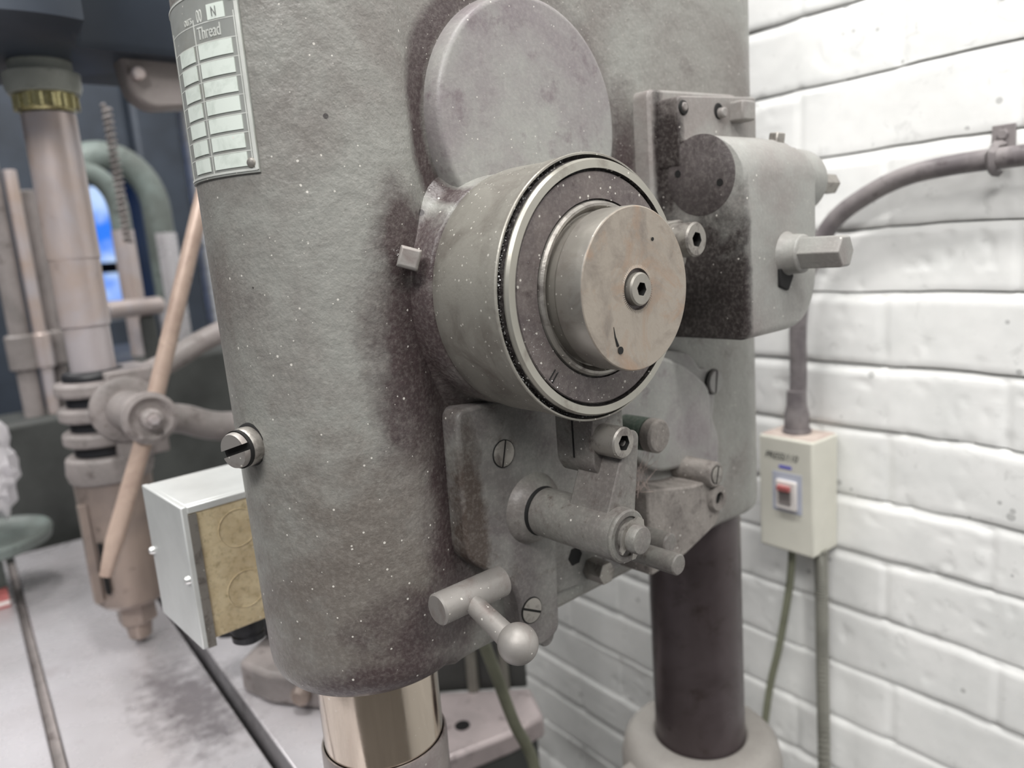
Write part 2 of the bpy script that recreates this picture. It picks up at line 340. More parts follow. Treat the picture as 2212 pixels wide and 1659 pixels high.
# ================================================================== THE SETTING
WA = R(4.2); WT = Vector((math.sin(WA), math.cos(WA), 0)); WN = Vector((-math.cos(WA), math.sin(WA), 0)); WD = .555
def wp(s, z, off=0.0): p = WT*s-WN*(WD-off); return Vector((p.x, p.y, z))
def vnoise(s, z, fs, seed):
    g = np.random.default_rng(seed).random((96, 96)); x = (s*fs) % 96; y = (z*fs) % 96
    i = np.floor(x).astype(int); j = np.floor(y).astype(int); fx = x-i; fy = y-j; fx = fx*fx*(3-2*fx); fy = fy*fy*(3-2*fy)
    a = g[i % 96, j % 96]; b = g[(i+1) % 96, j % 96]; c = g[i % 96, (j+1) % 96]; d = g[(i+1) % 96, (j+1) % 96]
    return (a*(1-fx)+b*fx)*(1-fy)+(c*(1-fx)+d*fx)*fy
def brick_wall():
    beds = [1.579, 1.509, 1.435, 1.373, 1.299, 1.232, 1.158, 1.094, 1.027, .958]
    while beds[0] < 2.6: beds.insert(0, beds[0]+.0685)
    while beds[-1] > .05: beds.append(beds[-1]-.0685)
    beds = beds[::-1]
    prof = [(-.0065, 0.), (-.0052, -.0004), (-.0035, -.0009), (-.0005, -.0019), (.0014, -.0030), (.0020, -.0046), (.0026, -.0034), (.0030, -.0006), (.005, 0.)]
    zs, dz, bi = [], [], []
    for i in range(len(beds)-1):
        for h, d in prof: zs.append(beds[i]+h); dz.append(d); bi.append(i if h > .0028 else i-1)
        fine = beds[i] > .6 and beds[i] < 1.9
        lo, hi = beds[i]+.006, beds[i+1]-.0075
        for t in np.linspace(lo, hi, 13 if fine else 3)[1:-1]: zs.append(t); dz.append(0); bi.append(i)
    ss = np.concatenate([np.arange(-3.2, -.32, .05), np.arange(-.32, 1.0, .0034), np.arange(1.0, 3.04, .05)])
    zs = np.array(zs); dz = np.array(dz); bi = np.array(bi)
    Sg, Zg = np.meshgrid(ss, zs); H = np.repeat(dz[:, None], len(ss), 1)
    jx = {i: 0 for i in range(len(beds))}
    off = {}
    for i in range(-1, len(beds)):
        zc = beds[max(i, 0)]; k = round((zc-1.299)/.0685); off[i] = (-.049 if k % 2 == 0 else -.151)+random.uniform(-.008, .008)
    for r in range(len(zs)):
        i = bi[r]; u = (ss-off[i])/.203; d = (u-np.round(u))*.203
        zedge = np.exp(-((np.abs(d))/.0042)**4); inbed = dz[r] < 0
        if not inbed or abs(dz[r]) < .0013: H[r] -= zedge*.0016
        cell = np.floor(u).astype(int); rr = np.sin(cell*12.9898+i*78.233)*43758.5453; rr = rr-np.floor(rr)
        tilt = np.sin(cell*3.17+i*5.3)*.0012*(u-cell-.5)
        H[r] += ((rr-.5)*.0014+tilt)*(0 if inbed else 1)
    H += (vnoise(Sg, Zg, 30, 1)-.5)*.0007+(vnoise(Sg, Zg, 140, 2)-.5)*.0003
    pit = vnoise(Sg, Zg, 110, 5); reg = vnoise(Sg, Zg, 11, 6); H -= np.clip(pit-.80, 0, 1)*.010*(reg > .55)
    Zw = Zg+(vnoise(Sg, Zg*0+np.round(Zg, 1)*7, 42, 3)-.5)*.0016+(vnoise(Sg, Zg*0+3.3, 9, 4)-.5)*.003
    P = np.empty((len(zs), len(ss), 3)); base = np.array(WT)[None, None]*Sg[..., None]-np.array(WN)[None, None]*(WD-H)[..., None]
    P[...] = base; P[..., 2] = Zw
    nr, nc = Sg.shape; idx = np.arange(nr*nc).reshape(nr, nc)
    F = np.stack([idx[:-1, :-1], idx[:-1, 1:], idx[1:, 1:], idx[1:, :-1]], -1).reshape(-1, 4)
    me = bpy.data.meshes.new('wall_right'); me.from_pydata(P.reshape(-1, 3).tolist(), [], F.tolist())
    me.polygons.foreach_set('use_smooth', [True]*len(me.polygons))
    m, nt, Pn = newmat('white_painted_brick'); b = NB(nt)
    c = b.mix(b.ramp(b.noise(18, 5, .6), .42, .75), srgb((244, 244, 242)), srgb((232, 233, 231)))
    c = b.mix(b.math('MULTIPLY', b.ramp(b.noise(90, 4, .7, .5), .66, .74), .35), c, srgb((150, 150, 148)))
    c = b.mix(b.math('MULTIPLY', b.specks(85, .22, .10), .45), c, srgb((120, 120, 118))); c = b.mix(b.math('MULTIPLY', b.ramp(b.noise(45, 5, .7, .6), .60, .68), .22), c, srgb((160, 160, 158)))
    b.l(c, Pn.inputs['Base Color']); Pn.inputs['Roughness'].default_value = .42
    nb = b.bump(b.noise(50, 4, .55), .35, .0010); nb = b.bump(b.noise(240, 3, .5), .25, .0004, nb); b.l(nb, Pn.inputs['Normal'])
    nrow = len(zs)-1; step = np.isin(np.round(dz, 4), [-.0046]); fm = np.zeros((nr-1, nc-1), dtype=np.int32)
    for r in range(nr-1):
        if step[r] or step[r+1]: fm[r] = (vnoise(ss[:-1], ss[:-1]*0+bi[r]*3.1, 25, 8) > .22)
    me.materials.append(m); m2 = flat('joint_dirt', (120, 120, 110), .9, 0, 0, var=.3, scale=60); me.materials.append(m2)
    me.polygons.foreach_set('material_index', fm.ravel()); me.set_sharp_from_angle(angle=R(60))
    o = bpy.data.objects.new('wall_right', me); COL.objects.link(o); o['kind'] = 'structure'
brick_wall()
bm = NBM(); box(bm, -3.5, .80, -3.2, 3.15, -.1, 0); obj('floor', bm, 'floor', kind='structure')
bm = NBM(); box(bm, -3.5, .77, 3.05, 3.15, 0, 2.62); obj('wall_far', bm, 'farwall', kind='structure')

# ================================================================== FOREGROUND DRILL PRESS
DP = empty('drill_press', (.34, 0, 0),
    'large worn grey drill press close up, with steel drum and dark column', 'drill press')
HB, HT = 1.2025, 2.02
def head_outline(R_, ins=0.0, flat_y=.0545):
    pts = []
    r = R_-ins
    for k in range(49):                                   # nose
        th = R(90+198*k/48); pts.append((r*math.cos(th), r*math.sin(th)))
    fy = -(flat_y-ins)
    x0, y0 = pts[-1]
    for t in (.25, .5, .75, 1): pts.append((x0+(.040-x0)*t, y0+(fy-y0)*math.sin(t*PI/2)))
    for x in (.07, .11, .15, .19, .23, .27, .31): pts.append((x, fy))
    rr = .0575-ins
    for k in range(33):
        th = R(-88+178*k/32); pts.append((.340+rr*math.cos(th), rr*math.sin(th)))
    for x in (.29, .22, .15, .08, .03): pts.append((x, (.060-ins)))
    return pts
bm = NBM(); rs = []
for h, ins, fl in ((0, .016, .008), (.0015, .0105, .004), (.004, .006, .0015), (.008, .0025, .0003), (.013, .0006, 0), (.018, 0, 0)):
    n1 = head_outline(.0615, ins); n2 = head_outline(.0615, fl)
    rs.append([Vector((a[0], a[1], HB+h)) if i < 49 else Vector((c[0], c[1], HB+h)) for i, (a, c) in enumerate(zip(n1, n2))])
for i in range(1, 21):
    z = HB+.018+(HT-HB-.018)*i/20; k = min(1, (z-HB)/.28)
    rs.append([Vector((*p, z)) for p in head_outline(.0615+.0035*k)])
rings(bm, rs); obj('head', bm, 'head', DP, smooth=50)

# boss behind the drum, and the round cover disc above it
DX, DZ = .0815, 1.4227
bm = NBM(); lathe(bm, (DX-.004, -.050, DZ), (0, -1, 0), [(0, .079), (.006, .073), (.010, .0685), (.014, .0662), (.026, .0650), (.0275, .0635)], 96)
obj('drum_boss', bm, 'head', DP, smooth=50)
bm = NBM(); lathe(bm, (.1085, -.048, 1.518), (0, -1, 0), [(0, .0725), (.010, .0715), (.0155, .0705), (.0172, .0695), (.018, .0680), (.018, .067), (.018, .03)], 128)
obj('round_cover', bm, 'cover', DP, smooth=40)
# feed drum
bm = NBM()
lathe(bm, (DX, -.0735, DZ), (0, -1, 0), [(0, .060), (.002, .0655), (.0055, .0672), (.012, .0680), (.0428, .0680), (.0430, .0686), (.0560, .0696), (.0570, .0697), (.0576, .0693), (.0576, .0684), (.0545, .0682)], 160, cap1=False)
lathe(bm, (DX, -.0735, DZ), (0, -1, 0), [(.0545, .0682), (.0538, .0665), (.0596, .0662)], 160, False, False, 1)
lathe(bm, (DX, -.0735, DZ), (0, -1, 0), [(.0596, .0662), (.0606, .0662), (.0622, .0652), (.0622, .0612)], 160, False, False, 2)
lathe(bm, (DX, -.0735, DZ), (0, -1, 0), [(.0622, .0612), (.0590, .0608), (.0590, .0600), (.0606, .0598)], 160, False, False, 1)
lathe(bm, (DX, -.0735, DZ), (0, -1, 0), [(.0606, .0598), (.0612, .0592), (.0612, .0585), (.0612, .053), (.0612, .0468), (.0612, .0462)], 160, False, False, 3)
lathe(bm, (DX, -.0735, DZ), (0, -1, 0), [(.0612, .0462), (.0600, .0460), (.0600, .0455)], 160, False, False, 1)
lathe(bm, (DX, -.0735, DZ), (0, -1, 0), [(.0600, .0455), (.0618, .0450), (.0630, .0438), (.0630, .0425), (.0600, .0400), (.0600, .034)], 160, False, True, 4)
bmesh.ops.remove_doubles(bm, verts=bm.verts[:], dist=2e-6)
drum = obj('feed_drum', bm, ('drum', 'black', 'ring', 'recess', 'bolt'), DP, smooth=28)
bm = NBM(); lathe(bm, (DX, -.1330, DZ), (0, -1, 0), [(0, .0392), (.0065, .0395), (.0080, .0404), (.0088, .0409), (.0245, .0410), (.0252, .0407)], 128, True, False)
lathe(bm, (DX, -.1330, DZ), (0, -1, 0), [(.0252, .0407), (.0256, .0402), (.0256, .0400), (.0256, .0380), (.0256, .030), (.0256, .020), (.0256, .0125), (.0256, .0104)], 128, False, False, 1)
lathe(bm, (DX, -.1330, DZ), (0, -1, 0), [(.0256, .0104), (.0236, .0100), (.0236, .0050)], 64, False, True, 3)
for (dx, dz, r) in ((-.0155, -.0285, .0019), (.0130, .0238, .0009)):
    lathe(bm, (DX+dx, -.1588, DZ+dz), (0, -1, 0), [(0, r), (.0003, r)], 16, mi=2)
bmesh.ops.remove_doubles(bm, verts=bm.verts[:], dist=2e-6)
tube(bm, [(DX-.0195, -.1586, DZ-.0165), (DX-.0188, -.1586, DZ-.0215), (DX-.0172, -.1586, DZ-.0262)], [.0002, .0005, .0009], 6, 2)
knob = obj('clutch_knob', bm, ('knobside', 'knob', 'dark', 'recess'), drum, smooth=28)
cap_screw('centre_screw', (DX, -.1612, DZ), (0, -1, 0), .006, .0083, drum, 'knobside', .44)
# graduation strokes on the recessed face
bm = NBM()
for dgr in (224, 226.5):
    th = R(dgr); d = Vector((math.cos(th), 0, math.sin(th))); e = Vector((-math.sin(th), 0, math.cos(th)))
    for s0, s1 in ((.052, .0585),):
        c0, c1 = Vector((DX, -.1350, DZ))+d*s0, Vector((DX, -.1350, DZ))+d*s1
        wv = e*.0003; q = [c0-wv, c0+wv, c1+wv, c1-wv]
        rings(bm, [[p for p in q], [p+Vector((0, .0006, 0)) for p in q]])
obj('graduation_mark', bm, 'dark', drum)
# clamp lug with large cap screw right of the drum, on its rim
bm = NBM(); prismY(bm, roundpoly([(.145, 1.429), (.158, 1.454), (.186, 1.4565), (.190, 1.448), (.188, 1.428), (.165, 1.418)], .004), -.112, -.096)
obj('drum_clamp_lug', bm, 'bolt', drum, bevel=.001)
cap_screw('clamp_screw', (.1775, -.1275, 1.4435), (0, -1, 0), .022, .0105, drum, 'bolt', .46)
# square-headed set screw left of the drum
bm = NBM(); a = Vector((-.55, -.80, .05)).normalized()
base = Vector((.0125, -.0635, 1.4455)); cyl(bm, base-a*.002, base+a*.012, .0036, n=16)
_, u, v = frame(a); rot = .45
for hh0, hh1, rr in ((.008, .017, .0078),):
    def sq(h, r): return [base+a*h+(u*math.cos(rot+PI/2*k)+v*math.sin(rot+PI/2*k))*r for k in range(4)]
    rings(bm, [sq(hh0, rr*.85), sq(hh0+.001, rr), sq(hh1-.001, rr), sq(hh1, rr*.8)])
obj('set_screw', bm, 'steel', DP, bevel=.0005)
# slotted screw standing out of the nose at the left
a = Vector((-.94, -.33, -.03)).normalized(); b0 = Vector((-.0628, -.0085, 1.3545))
bm = NBM(); lathe(bm, b0-a*.004, a, [(0, .0122), (.0045, .0119), (.0052, .0110)], 40, mi=1); lathe(bm, b0, a, [(0, .0102), (.004, .0106), (.0078, .0104), (.0090, .0094)], 48, mi=0)
sc = obj('slotted_screw', bm, ('bolt', 'dark'), DP)
slot_screw('screw_head', b0+a*.0098, a, .0096, .0026, sc, .30, 'steel', .20, .3)

# nameplate wrapped on the nose
RP = .0652
def npt(th, z, r=RP): return Vector((r*math.cos(R(th)), r*math.sin(R(th)), z))
def wrap(bm, t0, t1, z0, z1, r, thick=.0006, mi=0, n=None):
    n = n or max(2, int(abs(t1-t0)/2.5)); rs = []
    for i in range(n+1):
        t = t0+(t1-t0)*i/n; rs.append([npt(t, z0, r), npt(t, z1, r), npt(t, z1, r+thick), npt(t, z0, r+thick)])
    rings(bm, rs, mi)
NT0, NT1 = -206.0, -142.8
bm = NBM(); wrap(bm, NT0, NT1, 1.4927, 1.5782, RP-.0006, .0013, 0, 36)
wrap(bm, NT0+1, NT1-.9, 1.4937, 1.4947, RP+.0005, .0005, 1, 30); wrap(bm, NT0+1, NT1-.9, 1.5767, 1.5774, RP+.0005, .0005, 1, 30)
wrap(bm, NT1-1.9, NT1-.3, 1.4940, 1.5700, RP+.0005, .0006, 1, 2)
for t in (NT1-2.9, -168.2, -193): wrap(bm, t, t+.55, 1.4947, 1.5662, RP+.0005, .0004, 1, 2)
NP = obj('nameplate', bm, ('platemetal', 'letter'), DP, smooth=30, bevel=0)
zr = [1.4957+.0086*i for i in range(7)]
for i, z in enumerate(zr):
    for (a0, a1) in ((-166.4, -147.8), (-184.0, -170.0)):
        bm = NBM(); wrap(bm, a0, a1, z+.0004, z+.0070, RP+.0006, .0005); obj('table_cell', bm, 'cell', NP, smooth=30)
bm = NBM()
for i in range(8):
    wrap(bm, -192, NT1-2.2, 1.4949+.0086*i-.0006, 1.4949+.0086*i-.0001, RP+.0005, .0003)
wrap(bm, -192, NT1-2.2, 1.5633, 1.5638, RP+.0005, .0003)
obj('grid_line', bm, 'letter', NP, smooth=30)
bm = NBM(); wrap(bm, -158.5, -149.5, 1.5640, 1.5708, RP+.0006, .0004); obj('stamped_field', bm, 'cell', NP, smooth=30)
def wrap_text(txt, size, t_start, z, parent, mat, r, name, squash=1.0, target=None):
    cu = bpy.data.curves.new('t', 'FONT'); cu.body = txt; cu.size = size; cu.extrude = .00012
    to = bpy.data.objects.new('t', cu); COL.objects.link(to); dg = bpy.context.evaluated_depsgraph_get()
    me = bpy.data.meshes.new_from_object(to.evaluated_get(dg)); bpy.data.objects.remove(to); bpy.data.curves.remove(cu)
    bm = NBM(); bm.from_mesh(me); bpy.data.meshes.remove(me)
    for v in bm.verts:
        th = R(t_start)+v.co.x*squash/r; rr = r+v.co.z+.0001; zz = z+v.co.y
        v.co = Vector((rr*math.cos(th), rr*math.sin(th), zz))
    return obj(name, bm, mat, parent, smooth=20)
wrap_text('Thread', .0082, -166.0, 1.5566, NP, 'letter', RP+.0007, 'lettering', .66)
wrap_text('ours', .0062, -175.0, 1.5647, NP, 'letter', RP+.0007, 'lettering', .62)
wrap_text('00', .0082, -165.3, 1.5642, NP, 'letter', RP+.0007, 'lettering', .50)
wrap_text('N', .0062, -156.2, 1.5652, NP, 'platedark', RP+.0011, 'lettering', .7)
for t, z in ((-146.0, 1.5734), (-146.2, 1.4974)):
    bm = NBM(); c = npt(t, z, RP); lathe(bm, c-Vector((math.cos(R(t)), math.sin(R(t)), 0))*.001, (math.cos(R(t)), math.sin(R(t)), 0), [(0, .0026), (.0018, .0026), (.0030, .0019), (.0034, .0008)], 20)
    obj('rivet', bm, 'bolt', NP)

# quill and sleeve below the nose
bm = NBM(); lathe(bm, (0, 0, 1.135), (0, 0, 1), [(0, .0380), (.10, .0380)], 96); obj('quill', bm, 'quill', DP)
bm = NBM(); lathe(bm, (0, 0, 1.0), (0, 0, 1), [(.075, .036), (.082, .0398), (.144, .0402), (.1462, .0395), (.1462, .0386)], 96, True, False)
lathe(bm, (0, 0, 1.0), (0, 0, 1), [(.1462, .0386), (.1440, .0382), (.140, .0381)], 96, False, False, 1)
bmesh.ops.remove_doubles(bm, verts=bm.verts[:], dist=1e-6)
lathe(bm, (0, 0, 1.02), (0, 0, 1), [(0, .014), (.02, .018), (.021, .028), (.056, .034)], 64)
obj('quill_sleeve', bm, ('sleeve', 'dark'), DP)

# column with its base flange
bm = NBM(); lathe(bm, (.34, 0, .03), (0, 0, 1), [(0, .0424), (1.25, .0424)], 96); obj('column', bm, 'column', DP)
bm = NBM(); lathe(bm, (.34, 0, .82), (0, 0, 1), [(0, .075), (.125, .0765), (.140, .073), (.148, .066), (.150, .0585), (.150, .0430), (.145, .0424)], 96)
box(bm, .245, .30, -.055, .035, .82, .955)
obj('column_collar', bm, 'flange', DP, bevel=.004)
bm = NBM(); lathe(bm, (.34, 0, 0), (0, 0, 1), [(0, .17), (.03, .17), (.045, .14), (.09, .06), (.30, .052)], 64); obj('column_foot', bm, 'bggrey', DP)

# ---- lower front plate with its screws
PY = -.0705
polyA = [(.0285, 1.3610, .008), (.150, 1.361, .004), (.150, 1.268, .004), (.099, 1.2665, .004), (.0955, 1.2030, .010), (.086, 1.1985), (.0755, 1.1985), (.0650, 1.2080),
         (.0635, 1.232), (.0600, 1.2450), (.0520, 1.2560), (.040, 1.2620), (.0270, 1.2750, .008)]
bm = NBM(); prismY(bm, roundpoly(polyA, .006), -.050, PY); pA = obj('lower_cover_plate', bm, 'plate', DP, bevel=.0022, seg=3)
slot_screw('plate_screw', (.0600, PY-.0004, 1.3292), (0, -1, 0), .0078, .0006, pA, R(76)+PI*0, 'bolt', .10)
slot_screw('plate_screw', (.0725, PY-.0004, 1.2252), (0, -1, 0), .0078, .0006, pA, R(152), 'bolt', .10)
bm = NBM(); cyl(bm, (.0905, -.052, 1.2045), (.0905, -.064, 1.1965), .006, n=24); cyl(bm, (.088, -.050, 1.199), (.088, -.066, 1.199), .0065, n=24)
obj('drain_boss', bm, 'plate', pA, bevel=.0008)
# body strip under the plate with the black hole and small lug
bm = NBM(); prismY(bm, roundpoly([(.10, 1.2680), (.152, 1.2680), (.152, 1.228), (.14, 1.2185), (.10, 1.222)], .005), -.050, -.0600)
lathe(bm, (.1240, -.0602, 1.2405), (0, -1, 0), [(0, .0066), (.0003, .0066)], 6, mi=1)
obj('hole_pad', bm, ('plate', 'dark'), DP, bevel=.0012)
bm = NBM(); cyl(bm, (.1385, -.055, 1.2270), (.1385, -.075, 1.2270), .0080, n=6); obj('hex_plug', bm, 'bolt', DP, bevel=.0004)

# ---- side cover plate to the right (rounded hump) with its screw
polyB = [(.150, 1.268), (.150, 1.365), (.205, 1.368, .01), (.2250, 1.3665, .02), (.2560, 1.3600, .02), (.2700, 1.3440, .008), (.2800, 1.3440, .008), (.2900, 1.3220, .008), (.2850, 1.3020, .004),
         (.2930, 1.2850, .006), (.2900, 1.2450), (.275, 1.232), (.20, 1.2185), (.152, 1.2185)]
bm = NBM(); prismY(bm, roundpoly(polyB, .006), -.050, -.0625); pB = obj('side_cover_plate', bm, 'cover', DP, bevel=.0025, seg=3)
bm = NBM(); prismY(bm, roundpoly([(.16, 1.31), (.16, 1.362), (.2150, 1.3640, .02), (.2450, 1.350, .02), (.272, 1.330, .01), (.270, 1.27), (.20, 1.28)], .012), -.055, -.0700); obj('cover_hump', bm, 'cover', pB, bevel=.003, seg=3)
slot_screw('cover_screw', (.2850, -.0640, 1.3315), (0, -1, 0), .0092, .0016, pB, R(82), 'cover', .12, .6)

# metal chips lying in the drum groove, on the recessed face, on ledges
bm = NBM(); random.seed(21)
def flake(p, sz):
    vs = [bm.verts.new(Vector(p)+Vector([random.uniform(-1, 1)*sz for _ in range(3)])) for _ in range(4)]
    for q in ((0, 1, 2), (0, 2, 3), (0, 3, 1), (1, 3, 2)): bm.faces.new([vs[i] for i in q])
for k in range(420):
    th = R(random.triangular(100, 280, 175)); r = random.uniform(.0664, .0682); flake((DX+r*math.cos(th), -.1292-random.uniform(0, .0022), DZ+r*math.sin(th)), random.uniform(.00015, .00045))
for k in range(260):
    th = R(random.triangular(150, 290, 225)); r = random.uniform(.046, .0595); flake((DX+r*math.cos(th), -.1349, DZ+r*math.sin(th)), random.uniform(.0001, .0003))
for k in range(120):
    th = R(random.uniform(20, 130)); r = .0683; flake((DX+r*math.cos(th), random.uniform(-.126, -.080), DZ+r*math.sin(th)), random.uniform(.0001, .0003))
for k in range(120):
    th = R(random.uniform(60, 250)); flake((random.uniform(-.003, .042), -.080+.0090*math.cos(th), 1.2585+.0090*math.sin(th)), random.uniform(.0001, .00028))
for k in range(90): flake((.0789, random.uniform(-.124, -.097), random.uniform(1.322, 1.358)), random.uniform(.0001, .0003))
for k in range(60): flake((.006+random.uniform(-.006, .008), -.070+random.uniform(-.006, .004), 1.4500+random.uniform(-.002, .002)), random.uniform(.0002, .0005))
ch = obj('metal_chips', bm, 'bright', DP, smooth=10); ch['kind'] = 'stuff'

# ---- gearbox on the right
bm = NBM(); prismY(bm, roundpoly([(.2130, 1.5440), (.3200, 1.5470), (.3200, 1.376), (.2130, 1.376)], .006), -.050, -.0680)
gb = obj('gearbox', bm, 'gearbox', DP, bevel=.002)
bm = NBM(); prismY(bm, roundpoly([(.2222, 1.5370), (.3180, 1.5420), (.3180, 1.490), (.2222, 1.490)], .004), -.064, -.0850)
cyl(bm, (.2275, -.0835, 1.5295), (.2275, -.0862, 1.5295), .0050, n=20, mi=1); cyl(bm, (.2275, -.0845, 1.5300), (.2275, -.0872, 1.5300), .0034, n=6)
cyl(bm, (.2690, -.0835, 1.5295), (.2690, -.0856, 1.5295), .0058, n=20, mi=1); cyl(bm, (.2700, -.0840, 1.5280), (.2700, -.0900, 1.5280), .0036, n=16)
obj('mounting_flange', bm, ('gearbox', 'dark'), gb, bevel=.0016)
bm = NBM(); rings(bm, [[Vector((.2900+dx, y, 1.5290+dz)) for dx, dz in ((-.007, -.0065), (.009, -.0065), (.009, .0075), (-.007, .0075))] for y in (-.080, -.0960)])
obj('square_bolt', bm, 'gearbox', gb, bevel=.0016)
# main housing: YZ section with rounded top front corner, XZ front with rounded far corners
XL, XR, YF = .2230, .3130, -.1330; bm = NBM(); cols = []
def housing_section(x, inset):
    ins = inset; yf, zt, zb = YF+ins, 1.5085-ins*.9, 1.3755+ins; r = .029
    pts = [(-.060, zb), (yf+.006, zb)]
    for k in range(1, 5): th = R(-90-90*k/4+0); pts.append((yf+.006+.006*math.cos(th), zb+.006+.006*math.sin(th)))
    for k in range(9): th = R(180-90*k/8); pts.append((yf+r+r*math.cos(th), zt-r+r*math.sin(th)))
    pts.append((-.060, zt)); return [Vector((x, y, z)) for y, z in pts]
for x, ins in ((XL, .0012), (XL+.0005, .0005), (XL+.0018, 0), (.245, 0), (.262, 0)): cols.append(housing_section(x, ins))
RR_ = .040
for k in range(1, 13):
    th = R(90*k/12); x = XR-RR_+RR_*math.sin(th); cut = RR_*(1-math.cos(th))
    sec = housing_section(x, 0)
    zmid = 1.455
    cols.append([Vector((p.x, p.y, max(p.z, 1.3755+cut) if p.z < zmid else min(p.z, 1.5085-cut*.62))) for p in sec])
rings(bm, cols); hb = obj('gearbox_housing', bm, 'gearbox', gb, smooth=35)
bm = NBM(); lathe(bm, (.2236, -.1000, 1.4840), (-1, 0, 0), [(0, .0258), (.0006, .0262), (.0010, .0256)], 64)
for y, z in ((-.0825, 1.4870), (-.1150, 1.4780)): lathe(bm, (.2226, y, z), (-1, 0, 0), [(0, .0024), (.0003, .0024)], 20, mi=1)
obj('round_plug', bm, ('plug', 'dark'), gb)
bm = NBM(); cyl(bm, (.290, -.104, 1.4800), (.350, -.104, 1.4780), .024, n=48, ch=.007)
obj('bearing_bulge', bm, 'gearbox', gb, bevel=.002)
bm = NBM(); cyl(bm, (.345, -.119, 1.476), (.362, -.121, 1.475), .0080, n=6); obj('square_bolt', bm, 'bolt', gb, bevel=.0008)
bm = NBM(); cyl(bm, (.304, -.108, 1.500), (.3055, -.109, 1.5120), .0062, n=6); obj('square_bolt', bm, 'bolt', gb, bevel=.0008)
bm = NBM(); lathe(bm, (.2735, -.130, 1.4280), (0, -1, 0), [(0, .0165), (.003, .0155), (.006, .0135), (.015, .0130), (.0165, .0108)], 48)
lathe(bm, (.2735, -.130, 1.4285), (0, -1, 0), [(.014, .0118), (.042, .0116), (.0440, .0104)], 6)
lathe(bm, (.2690, -.130, 1.4130), (0, -1, 0), [(.0, .0105), (.0050, .0098)], 5, mi=1)
obj('gearbox_shaft', bm, ('gearbox', 'dark'), gb, bevel=.0006)

# ---- linkage: hub tube, lever, clamp block
HX, HZ = .0805, 1.2895; HE = -.1440
bm = NBM(); lathe(bm, (HX, -.066, HZ), (0, -1, 0), [(0, .0235), (.004, .0225), (.008, .0200), (.0105, .0182), (.012, .0158), (.0125, .0152)], 64, True, False)
lathe(bm, (HX, -.066, HZ), (0, -1, 0), [(.0125, .0152), (.0135, .0141), (.0150, .0141)], 64, False, False, 1)
lathe(bm, (HX, -.066, HZ), (0, -1, 0), [(.0150, .0141), (.0155, .0147), (.0760, .0150), (.0770, .0147)], 64, False, True)
bmesh.ops.remove_doubles(bm, verts=bm.verts[:], dist=1e-6)
hub = obj('pivot_hub', bm, ('arm', 'dark'), DP, smooth=30)
bm = NBM(); lathe(bm, (HX, HE+.002, HZ), (0, -1, 0), [(0, .0144), (.0012, .0150), (.0024, .0148), (.0032, .0138), (.0032, .0112), (.0020, .0108), (.0020, .0060)], 64)
obj('hub_washer', bm, 'arm', hub)
bm = NBM(); lathe(bm, (HX, HE, HZ), (0, -1, 0), [(0, .0078), (.0098, .0078), (.0108, .0072), (.0110, .0066)], 40); obj('pivot_pin', bm, 'arm', hub)
bm = NBM(); pts = []                                     # retaining clip: open ring with two lugs
a0, a1 = 250, 250+315
for k in range(25):
    th = R(a0+(a1-a0)*k/24+8); pts.append((th,))
rs = []
for i, (th,) in enumerate(pts):
    ro = .0102+(.0016 if i in (0, 1, 23, 24, 11, 12, 13) else 0); c = Vector((HX, HE-.0040, HZ)); d = Vector((math.cos(th), 0, math.sin(th)))
    rs.append([c+d*.0074, c+d*ro, c+d*ro+Vector((0, -.0012, 0)), c+d*.0074+Vector((0, -.0012, 0))])
rings(bm, rs); obj('retaining_clip', bm, 'bolt', hub, smooth=30)
# lever: broad cheek behind, thinner plate in front
def leverpoly(x0, z0, r0, x1, z1, r1, n=14):
    pts = []; dx, dz = x1-x0, z1-z0; L = math.hypot(dx, dz); a = math.atan2(dz, dx); b = math.asin((r0-r1)/L)
    for k in range(n+1): th = a+PI/2-b*-1+ (PI-2*b*-1*-1*0)*0; break
    for k in range(n+1):
        th = a+(PI/2-b*-1*-1) + (2*PI-2*(PI/2-b))*k/n; pts.append((x0+r0*math.cos(th), z0+r0*math.sin(th)))
    for k in range(n+1):
        th = a-(PI/2-b)+(PI-2*b)*k/n; pts.append((x1+r1*math.cos(th), z1+r1*math.sin(th)))
    return pts
bm = NBM(); prismY(bm, leverpoly(HX+.0015, HZ, .0130, .0968, 1.3385, .0056), -.1085, -.1375); obj('lever_arm', bm, 'arm', hub, bevel=.0008)
# clamp block under the drum
bm = NBM(); prismY(bm, roundpoly([(.0790, 1.3600), (.1050, 1.3600), (.1050, 1.3260), (.1010, 1.3195, .001), (.0840, 1.3180, .003), (.0790, 1.3255, .003)], .0015), -.0960, -.1245)
cb = obj('clamp_block', bm, 'arm', DP, bevel=.0008)
bm = NBM(); box(bm, .0786, .0792, -.1102, -.1092, 1.3285, 1.352); obj('saw_slit', bm, 'dark', cb)
cap_screw('clamp_screw', (.0870, -.1400, 1.3395), (0, -1, 0), .018, .0088, cb, 'bolt', .52)

